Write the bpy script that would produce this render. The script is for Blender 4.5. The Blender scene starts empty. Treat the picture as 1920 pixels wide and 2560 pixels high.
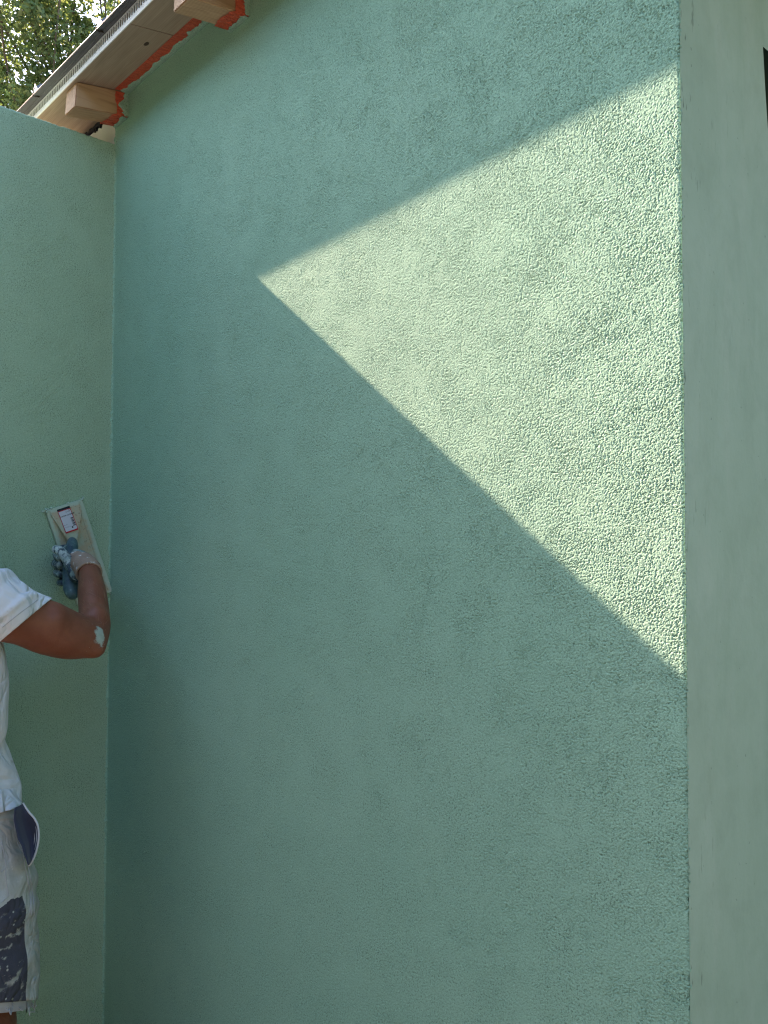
import bpy, bmesh, math, random
import numpy as np
from mathutils import Vector, Matrix
from mathutils.bvhtree import BVHTree

scene = bpy.context.scene
COL = scene.collection
R = math.radians

# ------------------------------------------------------------------ camera
# world: z up, the big rendered wall lies in y = 0 (seen from y < 0), the free standing wall in x = 0
CAM_POS = Vector((2.23507, -1.00849, 1.58))
FWD = Vector((-0.73897067, 0.67271788, 0.03705406))
RGT = Vector((0.67325185, 0.73940831, 0.00270361))
UPV = Vector((0.02557931, -0.0269446, 0.99930961))
FPX = 2099.53
cam_d = bpy.data.cameras.new("camera")
cam = bpy.data.objects.new("camera", cam_d)
COL.objects.link(cam)
cam.matrix_world = Matrix((
    (RGT.x, UPV.x, -FWD.x, CAM_POS.x),
    (RGT.y, UPV.y, -FWD.y, CAM_POS.y),
    (RGT.z, UPV.z, -FWD.z, CAM_POS.z),
    (0, 0, 0, 1)))
cam_d.sensor_fit = 'VERTICAL'
cam_d.sensor_height = 24.0
cam_d.lens = 24.0 * FPX / 2560.0
cam_d.clip_start = 0.02
cam_d.clip_end = 500
scene.camera = cam

# ------------------------------------------------------------------ light
SUN_DIR = Vector((4.81, 1.0, -3.66)).normalized()      # the way the light travels
TO_SUN = -SUN_DIR
world = bpy.data.worlds.new("World")
scene.world = world
world.use_nodes = True
wn = world.node_tree
wn.nodes.clear()
sky = wn.nodes.new('ShaderNodeTexSky')
sky.sky_type = 'NISHITA'
sky.sun_disc = False
sky.sun_elevation = math.asin(TO_SUN.z)
sky.sun_rotation = math.atan2(TO_SUN.x, TO_SUN.y)
sky.air_density = 1.0
sky.dust_density = 1.5
sky.ozone_density = 1.0
bg = wn.nodes.new('ShaderNodeBackground')
bg.inputs['Strength'].default_value = 0.107
wo = wn.nodes.new('ShaderNodeOutputWorld')
wn.links.new(sky.outputs[0], bg.inputs[0])
wn.links.new(bg.outputs[0], wo.inputs[0])
sun_d = bpy.data.lights.new("sun", 'SUN')
sun_d.energy = 5.0
sun_d.angle = R(0.45)
sun_d.color = (1.0, 0.655, 0.51)
sun = bpy.data.objects.new("sun", sun_d)
COL.objects.link(sun)
sun.rotation_euler = SUN_DIR.to_track_quat('-Z', 'Y').to_euler()

scene.view_settings.view_transform = 'Standard'
scene.view_settings.look = 'None'
scene.view_settings.gamma = 1
scene.view_settings.exposure = 2.8
scene.cycles.max_bounces = 10
scene.cycles.diffuse_bounces = 6
scene.cycles.use_denoising = True
scene.cycles.denoising_prefilter = 'NONE'
scene.cycles.use_adaptive_sampling = False
scene.cycles.sample_clamp_indirect = 3.0
scene.cycles.pixel_filter_type = 'BLACKMAN_HARRIS'
scene.cycles.filter_width = 1.2

# ------------------------------------------------------------------ helpers
def srgb(r, g, b):
    f = lambda c: (c / 255 / 12.92) if c / 255 <= 0.04045 else ((c / 255 + 0.055) / 1.055) ** 2.4
    return (f(r), f(g), f(b), 1)


def new_mat(name, base=(.5, .5, .5, 1), rough=.8, spec=.3):
    m = bpy.data.materials.new(name)
    m.use_nodes = True
    p = m.node_tree.nodes['Principled BSDF']
    p.inputs['Base Color'].default_value = base if len(base) == 4 else (*base, 1)
    p.inputs['Roughness'].default_value = rough
    p.inputs['Specular IOR Level'].default_value = spec
    return m, m.node_tree, p


class NT:
    """small helper to write node trees"""
    def __init__(s, nt):
        s.nt = nt
        s.co = nt.nodes.new('ShaderNodeTexCoord').outputs['Object']

    def link(s, a, b):
        s.nt.links.new(a, b)

    def scale(s, v, src=None, loc=(0, 0, 0)):
        n = s.nt.nodes.new('ShaderNodeMapping')
        n.inputs['Scale'].default_value = v
        n.inputs['Location'].default_value = loc
        s.link(src or s.co, n.inputs[0])
        return n.outputs[0]

    def noise(s, scale, detail=4, rough=.55, vec=None, dist=0):
        n = s.nt.nodes.new('ShaderNodeTexNoise')
        n.inputs['Scale'].default_value = scale
        n.inputs['Detail'].default_value = detail
        n.inputs['Roughness'].default_value = rough
        n.inputs['Distortion'].default_value = dist
        s.link(vec or s.co, n.inputs['Vector'])
        return n.outputs['Fac']

    def voro(s, scale, vec=None, out='Distance'):
        n = s.nt.nodes.new('ShaderNodeTexVoronoi')
        n.inputs['Scale'].default_value = scale
        s.link(vec or s.co, n.inputs['Vector'])
        return n.outputs[out]

    def ramp(s, fac, stops, interp='LINEAR'):
        n = s.nt.nodes.new('ShaderNodeValToRGB')
        n.color_ramp.interpolation = interp
        e = n.color_ramp.elements
        while len(e) < len(stops):
            e.new(.5)
        for k, (p, c) in enumerate(stops):
            e[k].position = p
            e[k].color = c if isinstance(c, tuple) else (c, c, c, 1)
        s.link(fac, n.inputs[0])
        return n.outputs[0]

    def mix(s, fac, a, b, mode='MIX'):
        n = s.nt.nodes.new('ShaderNodeMix')
        n.data_type = 'RGBA'
        n.blend_type = mode
        for i, v in ((0, fac), (6, a), (7, b)):
            if isinstance(v, (int, float)):
                n.inputs[i].default_value = v if i == 0 else (v, v, v, 1)
            elif isinstance(v, tuple):
                n.inputs[i].default_value = v
            else:
                s.link(v, n.inputs[i])
        return n.outputs[2]

    def math(s, op, a, b=0.0, c=None):
        n = s.nt.nodes.new('ShaderNodeMath')
        n.operation = op
        for i, v in enumerate((a, b) if c is None else (a, b, c)):
            if isinstance(v, (int, float)):
                n.inputs[i].default_value = v
            else:
                s.link(v, n.inputs[i])
        return n.outputs[0]

    def sep(s, vec=None):
        n = s.nt.nodes.new('ShaderNodeSeparateXYZ')
        s.link(vec or s.co, n.inputs[0])
        return n.outputs

    def bump(s, h, p, strength=.5, dist=.002):
        n = s.nt.nodes.new('ShaderNodeBump')
        n.inputs['Strength'].default_value = strength
        n.inputs['Distance'].default_value = dist
        s.link(h, n.inputs['Height'])
        s.link(n.outputs[0], p.inputs['Normal'])


def tag(o, label=None, cat=None, group=None, kind=None):
    if label: o['label'] = label
    if cat: o['category'] = cat
    if group: o['group'] = group
    if kind: o['kind'] = kind
    return o


def empty(name, loc=(0, 0, 0), rot=None):
    o = bpy.data.objects.new(name, None)
    COL.objects.link(o)
    o.empty_display_size = .1
    if rot is not None:
        o.matrix_world = Matrix.Translation(loc) @ rot.to_4x4()
    else:
        o.location = loc
    return o


def link_mesh(name, me, mat, parent=None, smooth=False):
    o = bpy.data.objects.new(name, me)
    if mat is not None:
        me.materials.append(mat)
    COL.objects.link(o)
    if parent is not None:
        o.parent = parent
    if smooth:
        me.polygons.foreach_set('use_smooth', np.ones(len(me.polygons), dtype=bool))
    return o


def obj(name, verts, faces, mat, parent=None, smooth=False):
    me = bpy.data.meshes.new(name)
    me.from_pydata([tuple(v) for v in verts], [], [tuple(f) for f in faces])
    me.update()
    return link_mesh(name, me, mat, parent, smooth)


def bm_obj(name, bm, mat, parent=None, smooth=False):
    me = bpy.data.meshes.new(name)
    bmesh.ops.recalc_face_normals(bm, faces=bm.faces[:])
    bm.to_mesh(me)
    bm.free()
    return link_mesh(name, me, mat, parent, smooth)


def grid_mesh(name, P, mat, parent=None):
    """P: (rows, cols, 3) array -> smooth grid, built fast"""
    nr, nc = P.shape[:2]
    idx = np.arange(nr * nc, dtype=np.int32).reshape(nr, nc)
    q = np.stack([idx[:-1, :-1], idx[:-1, 1:], idx[1:, 1:], idx[1:, :-1]], -1).reshape(-1, 4)
    me = bpy.data.meshes.new(name)
    me.vertices.add(nr * nc)
    me.vertices.foreach_set('co', P.reshape(-1).astype(np.float32))
    me.loops.add(q.size)
    me.loops.foreach_set('vertex_index', q.reshape(-1))
    me.polygons.add(len(q))
    me.polygons.foreach_set('loop_start', np.arange(0, q.size, 4, dtype=np.int32))
    me.update(calc_edges=True)
    return link_mesh(name, me, mat, parent, True)


def box(bm, lo, hi, M=None):
    vs = [bm.verts.new((x, y, z)) for x in (lo[0], hi[0]) for y in (lo[1], hi[1]) for z in (lo[2], hi[2])]
    if M is not None:
        for v in vs: v.co = M @ v.co
    for f in ((0, 1, 3, 2), (4, 6, 7, 5), (0, 4, 5, 1), (2, 3, 7, 6), (0, 2, 6, 4), (1, 5, 7, 3)):
        bm.faces.new([vs[k] for k in f])
    return vs


def prism(bm, poly, axis_vec):
    """closed prism from a polygon (list of Vectors) swept along axis_vec"""
    a = [bm.verts.new(p) for p in poly]
    b = [bm.verts.new(Vector(p) + Vector(axis_vec)) for p in poly]
    n = len(a)
    bm.faces.new(a)
    bm.faces.new(b[::-1])
    for k in range(n):
        bm.faces.new((a[k], a[(k + 1) % n], b[(k + 1) % n], b[k]))


def bevel(bm, w, seg=2):
    bmesh.ops.bevel(bm, geom=bm.edges[:] + bm.verts[:], offset=w, segments=seg, affect='EDGES', profile=.5)


def tube(bm, pts, radii, n=16, caps=True, flat=None):
    """tapered tube through pts; radii: float or (ru, rv) pairs; smooth rounded ends"""
    pts = [Vector(p) for p in pts]
    m = len(pts)
    tang = []
    for k in range(m):
        t = pts[min(k + 1, m - 1)] - pts[max(k - 1, 0)]
        tang.append(t.normalized())
    ref = Vector(flat) if flat is not None else (Vector((0, 0, 1)) if abs(tang[0].z) < .9 else Vector((0, 1, 0)))
    u = (ref - ref.dot(tang[0]) * tang[0]).normalized()
    rings = []
    for k in range(m):
        u = (u - u.dot(tang[k]) * tang[k]).normalized()
        v = tang[k].cross(u)
        r = radii[k]
        ru, rv = r if isinstance(r, (tuple, list)) else (r, r)
        rings.append([bm.verts.new(pts[k] + u * ru * math.cos(2 * math.pi * j / n) + v * rv * math.sin(2 * math.pi * j / n)) for j in range(n)])
    for k in range(m - 1):
        for j in range(n):
            bm.faces.new((rings[k][j], rings[k][(j + 1) % n], rings[k + 1][(j + 1) % n], rings[k + 1][j]))
    if caps:
        for k, sg in ((0, -1), (m - 1, 1)):
            r = radii[k]
            ru = min(r) if isinstance(r, (tuple, list)) else r
            tip = bm.verts.new(pts[k] + tang[k] * ru * .75 * sg)
            mid = []
            for j in range(n):
                mid.append(bm.verts.new(pts[k] + (rings[k][j].co - pts[k]) * .72 + tang[k] * ru * .5 * sg))
            for j in range(n):
                j2 = (j + 1) % n
                bm.faces.new((rings[k][j], rings[k][j2], mid[j2], mid[j]))
                bm.faces.new((mid[j], mid[j2], tip))
    return rings


def ellipsoid(bm, c, r, M=None, seg=20):
    g = bmesh.ops.create_uvsphere(bm, u_segments=seg, v_segments=seg // 2 + 2, radius=1)
    for v in g['verts']:
        p = Vector((v.co.x * r[0], v.co.y * r[1], v.co.z * r[2]))
        if M is not None: p = M @ p
        v.co = p + Vector(c)


def catmull(pts, vals, per=6):
    """resample a polyline (and its radii) smoothly"""
    P = [np.array(p, float) for p in pts]
    V = [np.atleast_1d(np.array(v, float)) for v in vals]
    op, ov = [], []
    for k in range(len(P) - 1):
        i0, i1, i2, i3 = max(k - 1, 0), k, k + 1, min(k + 2, len(P) - 1)
        for j in range(per):
            t = j / per
            w = (-.5 * t + t * t - .5 * t ** 3, 1 - 2.5 * t * t + 1.5 * t ** 3, .5 * t + 2 * t * t - 1.5 * t ** 3, -.5 * t * t + .5 * t ** 3)
            op.append(sum(a * b for a, b in zip(w, (P[i0], P[i1], P[i2], P[i3]))))
            ov.append(V[i1] * (1 - t) + V[i2] * t)
    op.append(P[-1]); ov.append(V[-1])
    return [Vector(p) for p in op], [tuple(v) if len(v) > 1 else float(v[0]) for v in ov]


def stube(bm, pts, radii, n=16, per=6, flat=None, caps=True):
    p, r = catmull(pts, radii, per)
    return tube(bm, p, r, n, caps, flat)


def remeshed(bm, voxel, smooth_iter=4, factor=.5):
    """union of overlapping closed shells as one continuous smooth surface -> bmesh"""
    bmesh.ops.recalc_face_normals(bm, faces=bm.faces[:])
    me = bpy.data.meshes.new("tmp")
    bm.to_mesh(me)
    bm.free()
    o = bpy.data.objects.new("tmp", me)
    COL.objects.link(o)
    md = o.modifiers.new("r", 'REMESH')
    md.mode = 'VOXEL'
    md.voxel_size = voxel
    md.adaptivity = 0
    s = o.modifiers.new("s", 'SMOOTH')
    s.iterations = smooth_iter
    s.factor = factor
    dg = bpy.context.evaluated_depsgraph_get()
    dg.update()
    out = bmesh.new()
    out.from_mesh(o.evaluated_get(dg).to_mesh())
    bpy.data.objects.remove(o)
    bpy.data.meshes.remove(me)
    return out


def fbm(P, scale, seed, octaves=3):
    """cheap smooth 3-D noise from sums of sines (numpy, any number of points)"""
    rng = np.random.default_rng(seed)
    out = np.zeros(len(P))
    a = 1.0
    for o in range(octaves):
        for k in range(5):
            d = rng.normal(size=3)
            d /= np.linalg.norm(d)
            out += a * np.sin(P @ d * scale * rng.uniform(.7, 1.4) * 2 * math.pi + rng.uniform(0, 6.28))
        a *= .5
        scale *= 2
    return out / 5


def band(nr, nc, dx, lmin, lmax, seed, ratio=1.0, rot=0.0):
    """band limited random field (rows = z, cols = along the wall), unit variance; grains drawn out `ratio` times along `rot`"""
    rng = np.random.default_rng(seed)
    g = rng.standard_normal((nr, nc)).astype(np.float32)
    F = np.fft.rfft2(g)
    fz = np.fft.fftfreq(nr, dx)[:, None]
    fx = np.fft.rfftfreq(nc, dx)[None, :]
    al = fx * math.cos(rot) + fz * math.sin(rot)
    ac = -fx * math.sin(rot) + fz * math.cos(rot)
    f = np.sqrt((al * ratio) ** 2 + ac ** 2) + 1e-9
    l = 1 / f
    c = math.sqrt(lmin * lmax)
    w = math.log(lmax / lmin) / 2
    F *= np.exp(-(np.log(l / c) / w) ** 2)
    h = np.fft.irfft2(F, s=(nr, nc))
    return (h / h.std()).astype(np.float32)


def at(px, py, d):
    """a point d metres in front of the camera's place, as measured in the photograph"""
    return CAM_POS + d * (FWD + (px - 960) / FPX * RGT + (1280 - py) / FPX * UPV)


# ------------------------------------------------------------------ materials
def stucco_mat(name, c_lo, c_hi, wet):
    m, nt, p = new_mat(name, rough=.92, spec=.15)
    n = NT(nt)
    big = n.noise(2.2, 3, .5)
    mid = n.noise(14, 4, .6)
    col = n.mix(n.ramp(big, [(.3, 0.0), (.7, 1.0)]), c_lo, c_hi)
    col = n.mix(n.ramp(mid, [(.35, 0.0), (.7, .25)]), col, wet)
    drag = n.noise(6, 4, .6, vec=n.scale((1.0, 1.0, 2.4)), dist=1.2)
    col = n.mix(n.ramp(drag, [(.52, 0.0), (.72, .10)]), col, tuple(1.18 * c for c in c_hi[:3]) + (1,))
    speck = n.noise(330, 2, .65)                      # dark and pale aggregate, strengthened; dark specks paint in the shade of pits
    dens = n.ramp(n.noise(11, 3, .6), [(.35, .35), (.65, 1.0)])
    col = n.mix(n.math('MULTIPLY', n.ramp(speck, [(.36, .85), (.47, 0.0)]), dens), col, tuple(0.42 * c for c in c_lo[:3]) + (1,))
    pale = n.noise(290, 2, .65, vec=n.scale((1, 1, 1), loc=(4, 7, 2)))
    col = n.mix(n.ramp(pale, [(.56, 0.0), (.66, .45)]), col, tuple(min(1, 1.38 * c) for c in c_hi[:3]) + (1,))
    n.link(col, p.inputs['Base Color'])
    h = n.math('ADD', n.noise(330, 3, .7), n.math('MULTIPLY', n.ramp(n.voro(300), [(.0, 0.0), (.35, 1.0)]), .35))
    n.bump(h, p, .7, .0011)
    return m


M_STUCCO = stucco_mat("green stucco", (.256, .448, .335, 1), (.288, .475, .358, 1), (.244, .43, .324, 1))
M_STUCCO_SIDE = stucco_mat("green stucco of the side wall", (.312, .455, .325, 1), (.347, .49, .355, 1), (.292, .435, .307, 1))


def jamb_mat():
    m, nt, p = new_mat("smooth green plaster", rough=.75, spec=.25)
    n = NT(nt)
    big = n.noise(3.2, 4, .6)
    col = n.mix(n.ramp(big, [(.3, 0.0), (.7, 1.0)]), (.265, .365, .27, 1), (.315, .415, .32, 1))
    st = n.noise(3.2, 5, .65, vec=n.scale((3.4, 3.4, 1.0)), dist=.9)
    col = n.mix(n.ramp(st, [(.48, 0.0), (.72, .38)]), col, (.21, .30, .21, 1))
    st2 = n.noise(2.6, 5, .65, vec=n.scale((3.0, 3.0, 1.1), loc=(3, 1, 2)), dist=1.1)
    col = n.mix(n.ramp(st2, [(.50, 0.0), (.72, .45)]), col, (.35, .425, .34, 1))
    cl = n.noise(22, 4, .6)
    col = n.mix(n.ramp(cl, [(.45, 0.0), (.75, .3)]), col, (.19, .265, .19, 1))
    # trowel nicks: short upright dark scratches, most of them near the outer edge
    y = n.sep()[1]
    near = n.ramp(n.math('MULTIPLY', y, 5.0), [(.0, 1.0), (.35, .25), (.9, 0.0)])
    nick = n.noise(34, 3, .6, vec=n.scale((1, 3.0, .62)))
    gate = n.noise(5, 2, .5)
    k = n.math('MULTIPLY', n.ramp(nick, [(.635, 0.0), (.68, 1.0)]), near)
    k = n.math('MULTIPLY', k, n.ramp(gate, [(.42, 0.0), (.55, 1.0)]))
    col = n.mix(n.math('MULTIPLY', k, .8), col, (.06, .09, .065, 1))
    dots = n.noise(90, 2, .5)
    col = n.mix(n.ramp(dots, [(.72, 0.0), (.76, .5)]), col, (.12, .17, .13, 1))
    n.link(col, p.inputs['Base Color'])
    h = n.math('ADD', n.noise(60, 5, .65), n.math('MULTIPLY', n.noise(9, 3, .5, vec=n.scale((2, 2, .8))), 1.2))
    n.bump(h, p, .35, .002)
    return m


M_JAMB = jamb_mat()


def wood_mat(name, a, b, ax=(30, 2, 30), wave=.15):
    m, nt, p = new_mat(name, rough=.7, spec=.25)
    n = NT(nt)
    v = n.scale(ax)
    g = n.noise(3, 6, .6, vec=v, dist=.6)
    w = nt.nodes.new('ShaderNodeTexWave')
    w.wave_type = 'BANDS'
    w.bands_direction = 'X' if ax[0] > ax[1] else 'Y'
    w.inputs['Scale'].default_value = 1.7
    w.inputs['Distortion'].default_value = 5
    w.inputs['Detail'].default_value = 3
    w.inputs['Detail Scale'].default_value = .6
    n.link(v, w.inputs['Vector'])
    f = n.math('ADD', n.math('MULTIPLY', g, .85), n.math('MULTIPLY', w.outputs['Fac'], wave))
    col = n.mix(n.ramp(f, [(.25, 0.0), (.75, 1.0)]), a, b)
    n.link(col, p.inputs['Base Color'])
    n.bump(f, p, .3, .001)
    return m


M_RAFTER = wood_mat("rafter wood", (.31, .175, .095, 1), (.52, .34, .205, 1), (40, 2.4, 40), .32)
M_SOFFIT = wood_mat("soffit wood", (.30, .215, .155, 1), (.46, .345, .255, 1), (2.2, 34, 34), .10)
M_EDGE = new_mat("board edge painted sunlit", (.88, .85, .78, 1), .6)[0]  # near-white stands in for sunlight on the board's front edge


def tape_mat():
    m, nt, p = new_mat("orange masking film", rough=.35, spec=.5)
    n = NT(nt)
    f = n.noise(6, 4, .6, vec=n.scale((30, 6, 30)))
    n.link(n.mix(n.ramp(f, [(.3, 0.0), (.7, 1.0)]), (.56, .062, .030, 1), (.82, .145, .06, 1)), p.inputs['Base Color'])
    n.bump(n.noise(9, 4, .6, vec=n.scale((24, 7, 24)), dist=1.0), p, 1.0, .008)
    return m


M_TAPE = tape_mat()


def metal_mat():
    m, nt, p = new_mat("grey roofing metal", (.30, .31, .33, 1), .42, .5)
    p.inputs['Metallic'].default_value = .35
    n = NT(nt)
    f = n.noise(4, 5, .6, vec=n.scale((1, 30, 30)))
    n.link(n.ramp(f, [(.3, .34), (.7, .55)]), p.inputs['Roughness'])
    n.link(n.mix(f, (.10, .105, .12, 1), (.17, .175, .19, 1)), p.inputs['Base Color'])
    return m


M_METAL = metal_mat()
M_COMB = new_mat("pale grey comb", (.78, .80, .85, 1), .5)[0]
M_FOAM = new_mat("black foam", (.012, .012, .016, 1), .9)[0]
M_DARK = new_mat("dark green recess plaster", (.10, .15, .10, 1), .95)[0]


def bare_mat():
    m, nt, p = new_mat("bare white undercoat", rough=.9)
    n = NT(nt)
    f = n.noise(12, 4, .6)
    n.link(n.mix(f, (.52, .50, .45, 1), (.70, .68, .63, 1)), p.inputs['Base Color'])
    n.bump(n.noise(70, 4, .6), p, .3, .002)
    return m


M_BARE = bare_mat()

# ------------------------------------------------------------------ ground
def ground_mat():
    m, nt, p = new_mat("packed site ground", rough=.95)
    n = NT(nt)
    a = n.noise(1.2, 5, .6)
    b = n.noise(60, 4, .7)
    col = n.mix(a, (.13, .12, .095, 1), (.19, .175, .14, 1))
    col = n.mix(n.ramp(b, [(.4, .5), (.7, 0.0)]), col, (.06, .055, .045, 1))
    col = n.mix(n.ramp(n.math('MULTIPLY', n.sep()[2], .5), [(.05, 0.0), (.3, 1.0)]), col, n.mix(b, (.022, .04, .012, 1), (.05, .075, .022, 1)))   # dark green, so the added bank bounces little light
    n.link(col, p.inputs['Base Color'])
    n.bump(b, p, .6, .01)
    return m


gm = ground_mat()
# one sheet, level round the house; unseen bank added behind and beside the viewer to block low sky
gx = np.concatenate([[-260, -120, -60, -30], np.linspace(-20, 20, 81), [30, 60, 120, 260]])
gy = np.concatenate([[-260, -120, -60, -30], np.linspace(-16, 12, 113), [30, 60, 120, 260]])
GX, GY = np.meshgrid(gx, gy)
pts = np.stack([GX.ravel(), GY.ravel(), 0 * GX.ravel()], 1)
rise = np.clip(np.maximum((-GY - 3.0) / 2.4, (GX - 7.0) / 2.6), 0, 1)
rise = rise * rise * (3 - 2 * rise)
GZ = rise * (5.0 + .5 * fbm(pts * np.array((1, 1, 0)), .22, 41, 3).reshape(GX.shape))
grd = grid_mesh("ground", np.stack([GX, GY, GZ], -1), gm)
tag(grd, "bare packed earth in front of the green walls, with an unseen bank added to block low sky", None, None, "structure")


def bounce_paving_mat():
    m, nt, p = new_mat("grey paving", rough=.9)
    n = NT(nt)
    col = n.mix(n.noise(1.6, 5, .6), (.155, .168, .175, 1), (.205, .22, .23, 1))
    n.link(n.mix(n.ramp(n.noise(45, 4, .7), [(.4, .35), (.7, 0.0)]), col, (.10, .10, .10, 1)), p.inputs['Base Color'])
    return m


obj("bounce_paving", [(-6, -2.9, .004), (14, -2.9, .004), (14, -1.25, .004), (-6, -1.25, .004), (3.0, -1.25, .004), (14, 6, .004), (3.0, 6, .004)], [(0, 1, 2, 4, 3), (4, 2, 5, 6)], bounce_paving_mat())  # unseen grey slab, added to bounce sunlight onto the wall and jamb
tag(bpy.data.objects["bounce_paving"], "unseen grey slab added to bounce sunlight onto the walls", None, None, "structure")

# ------------------------------------------------------------------ house
XE = 1.70            # outer corner of the big wall
SOF = 2.825          # underside of the boarding where it meets the wall
SL = 0.167           # roof pitch
house = empty("house", (0, 0, 0))
tag(house, "house with a coarse green stucco wall under a wooden eave, sunlit in a triangle", "house")
rng = np.random.default_rng(5)


def stucco(nr, nc, dx, seed, zs, xs, amp0):
    gr = .95 * band(nr, nc, dx, .0019, .0031, seed, 1.2, R(55))
    gr += .62 * band(nr, nc, dx, .0028, .0054, seed + 1, 1.5, R(48))
    gr += .30 * band(nr, nc, dx, .0030, .0060, seed + 6, 1.5, R(110))
    gr += .34 * band(nr, nc, dx, .0055, .0140, seed + 2, 1.2, R(60))
    gr /= gr.std() * .87
    mo = band(nr, nc, dx, .08, .35, seed + 3)
    m2 = band(nr, nc, dx, .015, .05, seed + 4, 1.6, R(48))
    top = .26 * np.tanh(gr * 1.1)                    # flattened crests
    pit = np.minimum(gr + .85 - .22 * m2 - .07 * mo, 0)   # ragged pits, more of them in patches
    h = top + 1.2 * np.maximum(pit, -1.9)
    return (amp0 * (1 + .12 * mo) * h).astype(np.float32)


# big wall: fine sheet
DX = .00095
z0, z1 = .12, SOF - .001
nc = int(XE / DX) + 1
nr = int((z1 - z0) / DX) + 1
xs = np.linspace(0, XE, nc)
zs = np.linspace(z0, z1, nr)
H = stucco(nr, nc, DX, 11, zs, xs, .00068)
fade = np.clip((z1 - zs) / .30, .25, 1)[:, None]      # rubbed smoother under the eave
fadex = np.clip(xs / .03, .15, 1)[None, :]
H = H * fade * fadex * (1.0 + .25 * np.clip((xs - .7) / .9, 0, 1))[None, :]
X, Z = np.meshgrid(xs, zs)
Y = -H
filr = np.clip(.007 + .0025 * np.tile(band(nr, 64, DX, .02, .3, 78)[:, :1], (1, nc)), .002, .014)
fil = np.clip(1 - X / filr, 0, 1)                     # small fillet in the inner corner
Y -= filr * (1 - np.sqrt(np.maximum(1 - fil ** 2, 0))) * .6
e = np.clip((X - (XE - .006)) / .006, 0, 1)           # crumbly rounded outer arris
jit = band(nr, 1 if False else 64, DX, .006, .03, 77)[:, :1]
Y += .0016 * e ** 2
X = X + e * (.0006 * jit + 1.2 * H)
P = np.stack([X, Y, Z], -1)
back = P[:, -1:, :].copy(); back[..., 1] = .0045; back[..., 0] = XE - .004
P = np.concatenate([P, back], 1)
main_wall = grid_mesh("stucco_wall", P, M_STUCCO, house)
# the same wall below the fine sheet and left of the free standing wall
bm = bmesh.new()
box(bm, (0.0, .004, .0), (XE - .003, .06, z0 - .0))
bm_obj("wall_base", bm, M_STUCCO, house)
bm = bmesh.new()
box(bm, (-2.0, .002, 0), (-.004, .20, 2.797))
bm_obj("bare_wall", bm, M_BARE, house)
bm = bmesh.new()
for k in range(60):
    xa = -1.2 + k * .02
    w = .0035 + .0035 * rng.random()
    box(bm, (xa, -.004, 2.7985), (xa + .0199, .1, 2.804 + w))
for k in range(5):
    xa = rng.uniform(-.3, -.06)
    box(bm, (xa, -.0045, 2.788 + .006 * rng.random()), (xa + .006, .0015, 2.7984))
bm_obj("foam_strip", bm, M_FOAM, house)

# return wall with the smooth plaster and the start of an opening
yo = [(2.333, .252), (2.27, .258), (2.205, .266), (2.05, .279), (1.8, .288), (1.2, .296), (.6, .299), (0.02, .30)]
vs, fs = [], []
cols = []
outer = [(2.90, -.0003)] + [(z, -.0003) for z, _ in yo]
inner = [(2.90, .252)] + yo
n0 = len(outer)
for (za, ya), (zb, yb) in zip(outer, inner):
    for t in range(7):
        vs.append((XE - .0002, ya + (yb - ya) * t / 6, za + (zb - za) * t / 6))
for r_ in range(n0 - 1):
    for t in range(6):
        a = r_ * 7 + t
        fs.append((a, a + 1, a + 8, a + 7))
# above and beyond the opening
b0 = len(vs)
vs += [(XE - .0002, .252, 2.90), (XE - .0002, 1.15, 2.90), (XE - .0002, 1.15, 2.333), (XE - .0002, .252, 2.333),
       (XE - .0002, 4.0, 2.90), (XE - .0002, 4.0, .0), (XE - .0002, 1.15, .0)]
fs += [(b0, b0 + 3, b0 + 2, b0 + 1), (b0 + 1, b0 + 2, b0 + 6, b0 + 5, b0 + 4)]
# thickness of the opening's edge
b1 = len(vs)
for z, y in yo:
    vs.append((XE - .0002, y, z)); vs.append((XE - .09, y + .004, z))
for k in range(len(yo) - 1):
    a = b1 + 2 * k
    fs.append((a, a + 1, a + 3, a + 2))
obj("return_wall", vs, fs, M_JAMB, house)
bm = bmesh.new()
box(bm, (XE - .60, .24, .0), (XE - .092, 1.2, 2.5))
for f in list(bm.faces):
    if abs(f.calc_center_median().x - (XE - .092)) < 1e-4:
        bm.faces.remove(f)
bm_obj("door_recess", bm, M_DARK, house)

# eave: boarding, rafters, comb, standing seam sheet
def sof(o): return SOF - SL * o
OV = .152
XL, XR = -1.9, 2.6
bm = bmesh.new()
for x0_, x1_ in ((XL, -.9), (-.897, .40), (.403, 1.5), (1.503, XR)):      # boards butt end to end
    prism(bm, [Vector((x0_, -OV, sof(OV))), Vector((x0_, 2.2, sof(-2.2))), Vector((x0_, 2.2, sof(-2.2) + .012)), Vector((x0_, -OV, sof(OV) + .012))], (x1_ - x0_, 0, 0))
soffit = bm_obj("soffit_board", bm, M_SOFFIT, house)
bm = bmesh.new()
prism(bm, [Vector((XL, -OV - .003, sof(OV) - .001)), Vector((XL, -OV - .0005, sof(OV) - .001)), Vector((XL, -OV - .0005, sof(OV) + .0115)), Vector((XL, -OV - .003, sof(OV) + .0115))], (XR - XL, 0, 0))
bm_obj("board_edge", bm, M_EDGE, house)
bm = bmesh.new()                                   # knot in the board
ellipsoid(bm, (.335, -.078, sof(.078) - .0002), (.010, .006, .0009))
M_KNOT = new_mat("wood knot", (.07, .045, .03, 1), .7)[0]
bm_obj("knot", bm, M_KNOT, soffit, True)
M_GAP = new_mat("board joint", (.03, .025, .02, 1), .9)[0]
bm = bmesh.new()

M_LIP = stucco_mat("green stucco smear", (.25, .40, .31, 1), (.30, .44, .35, 1), (.24, .38, .30, 1))


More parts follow.
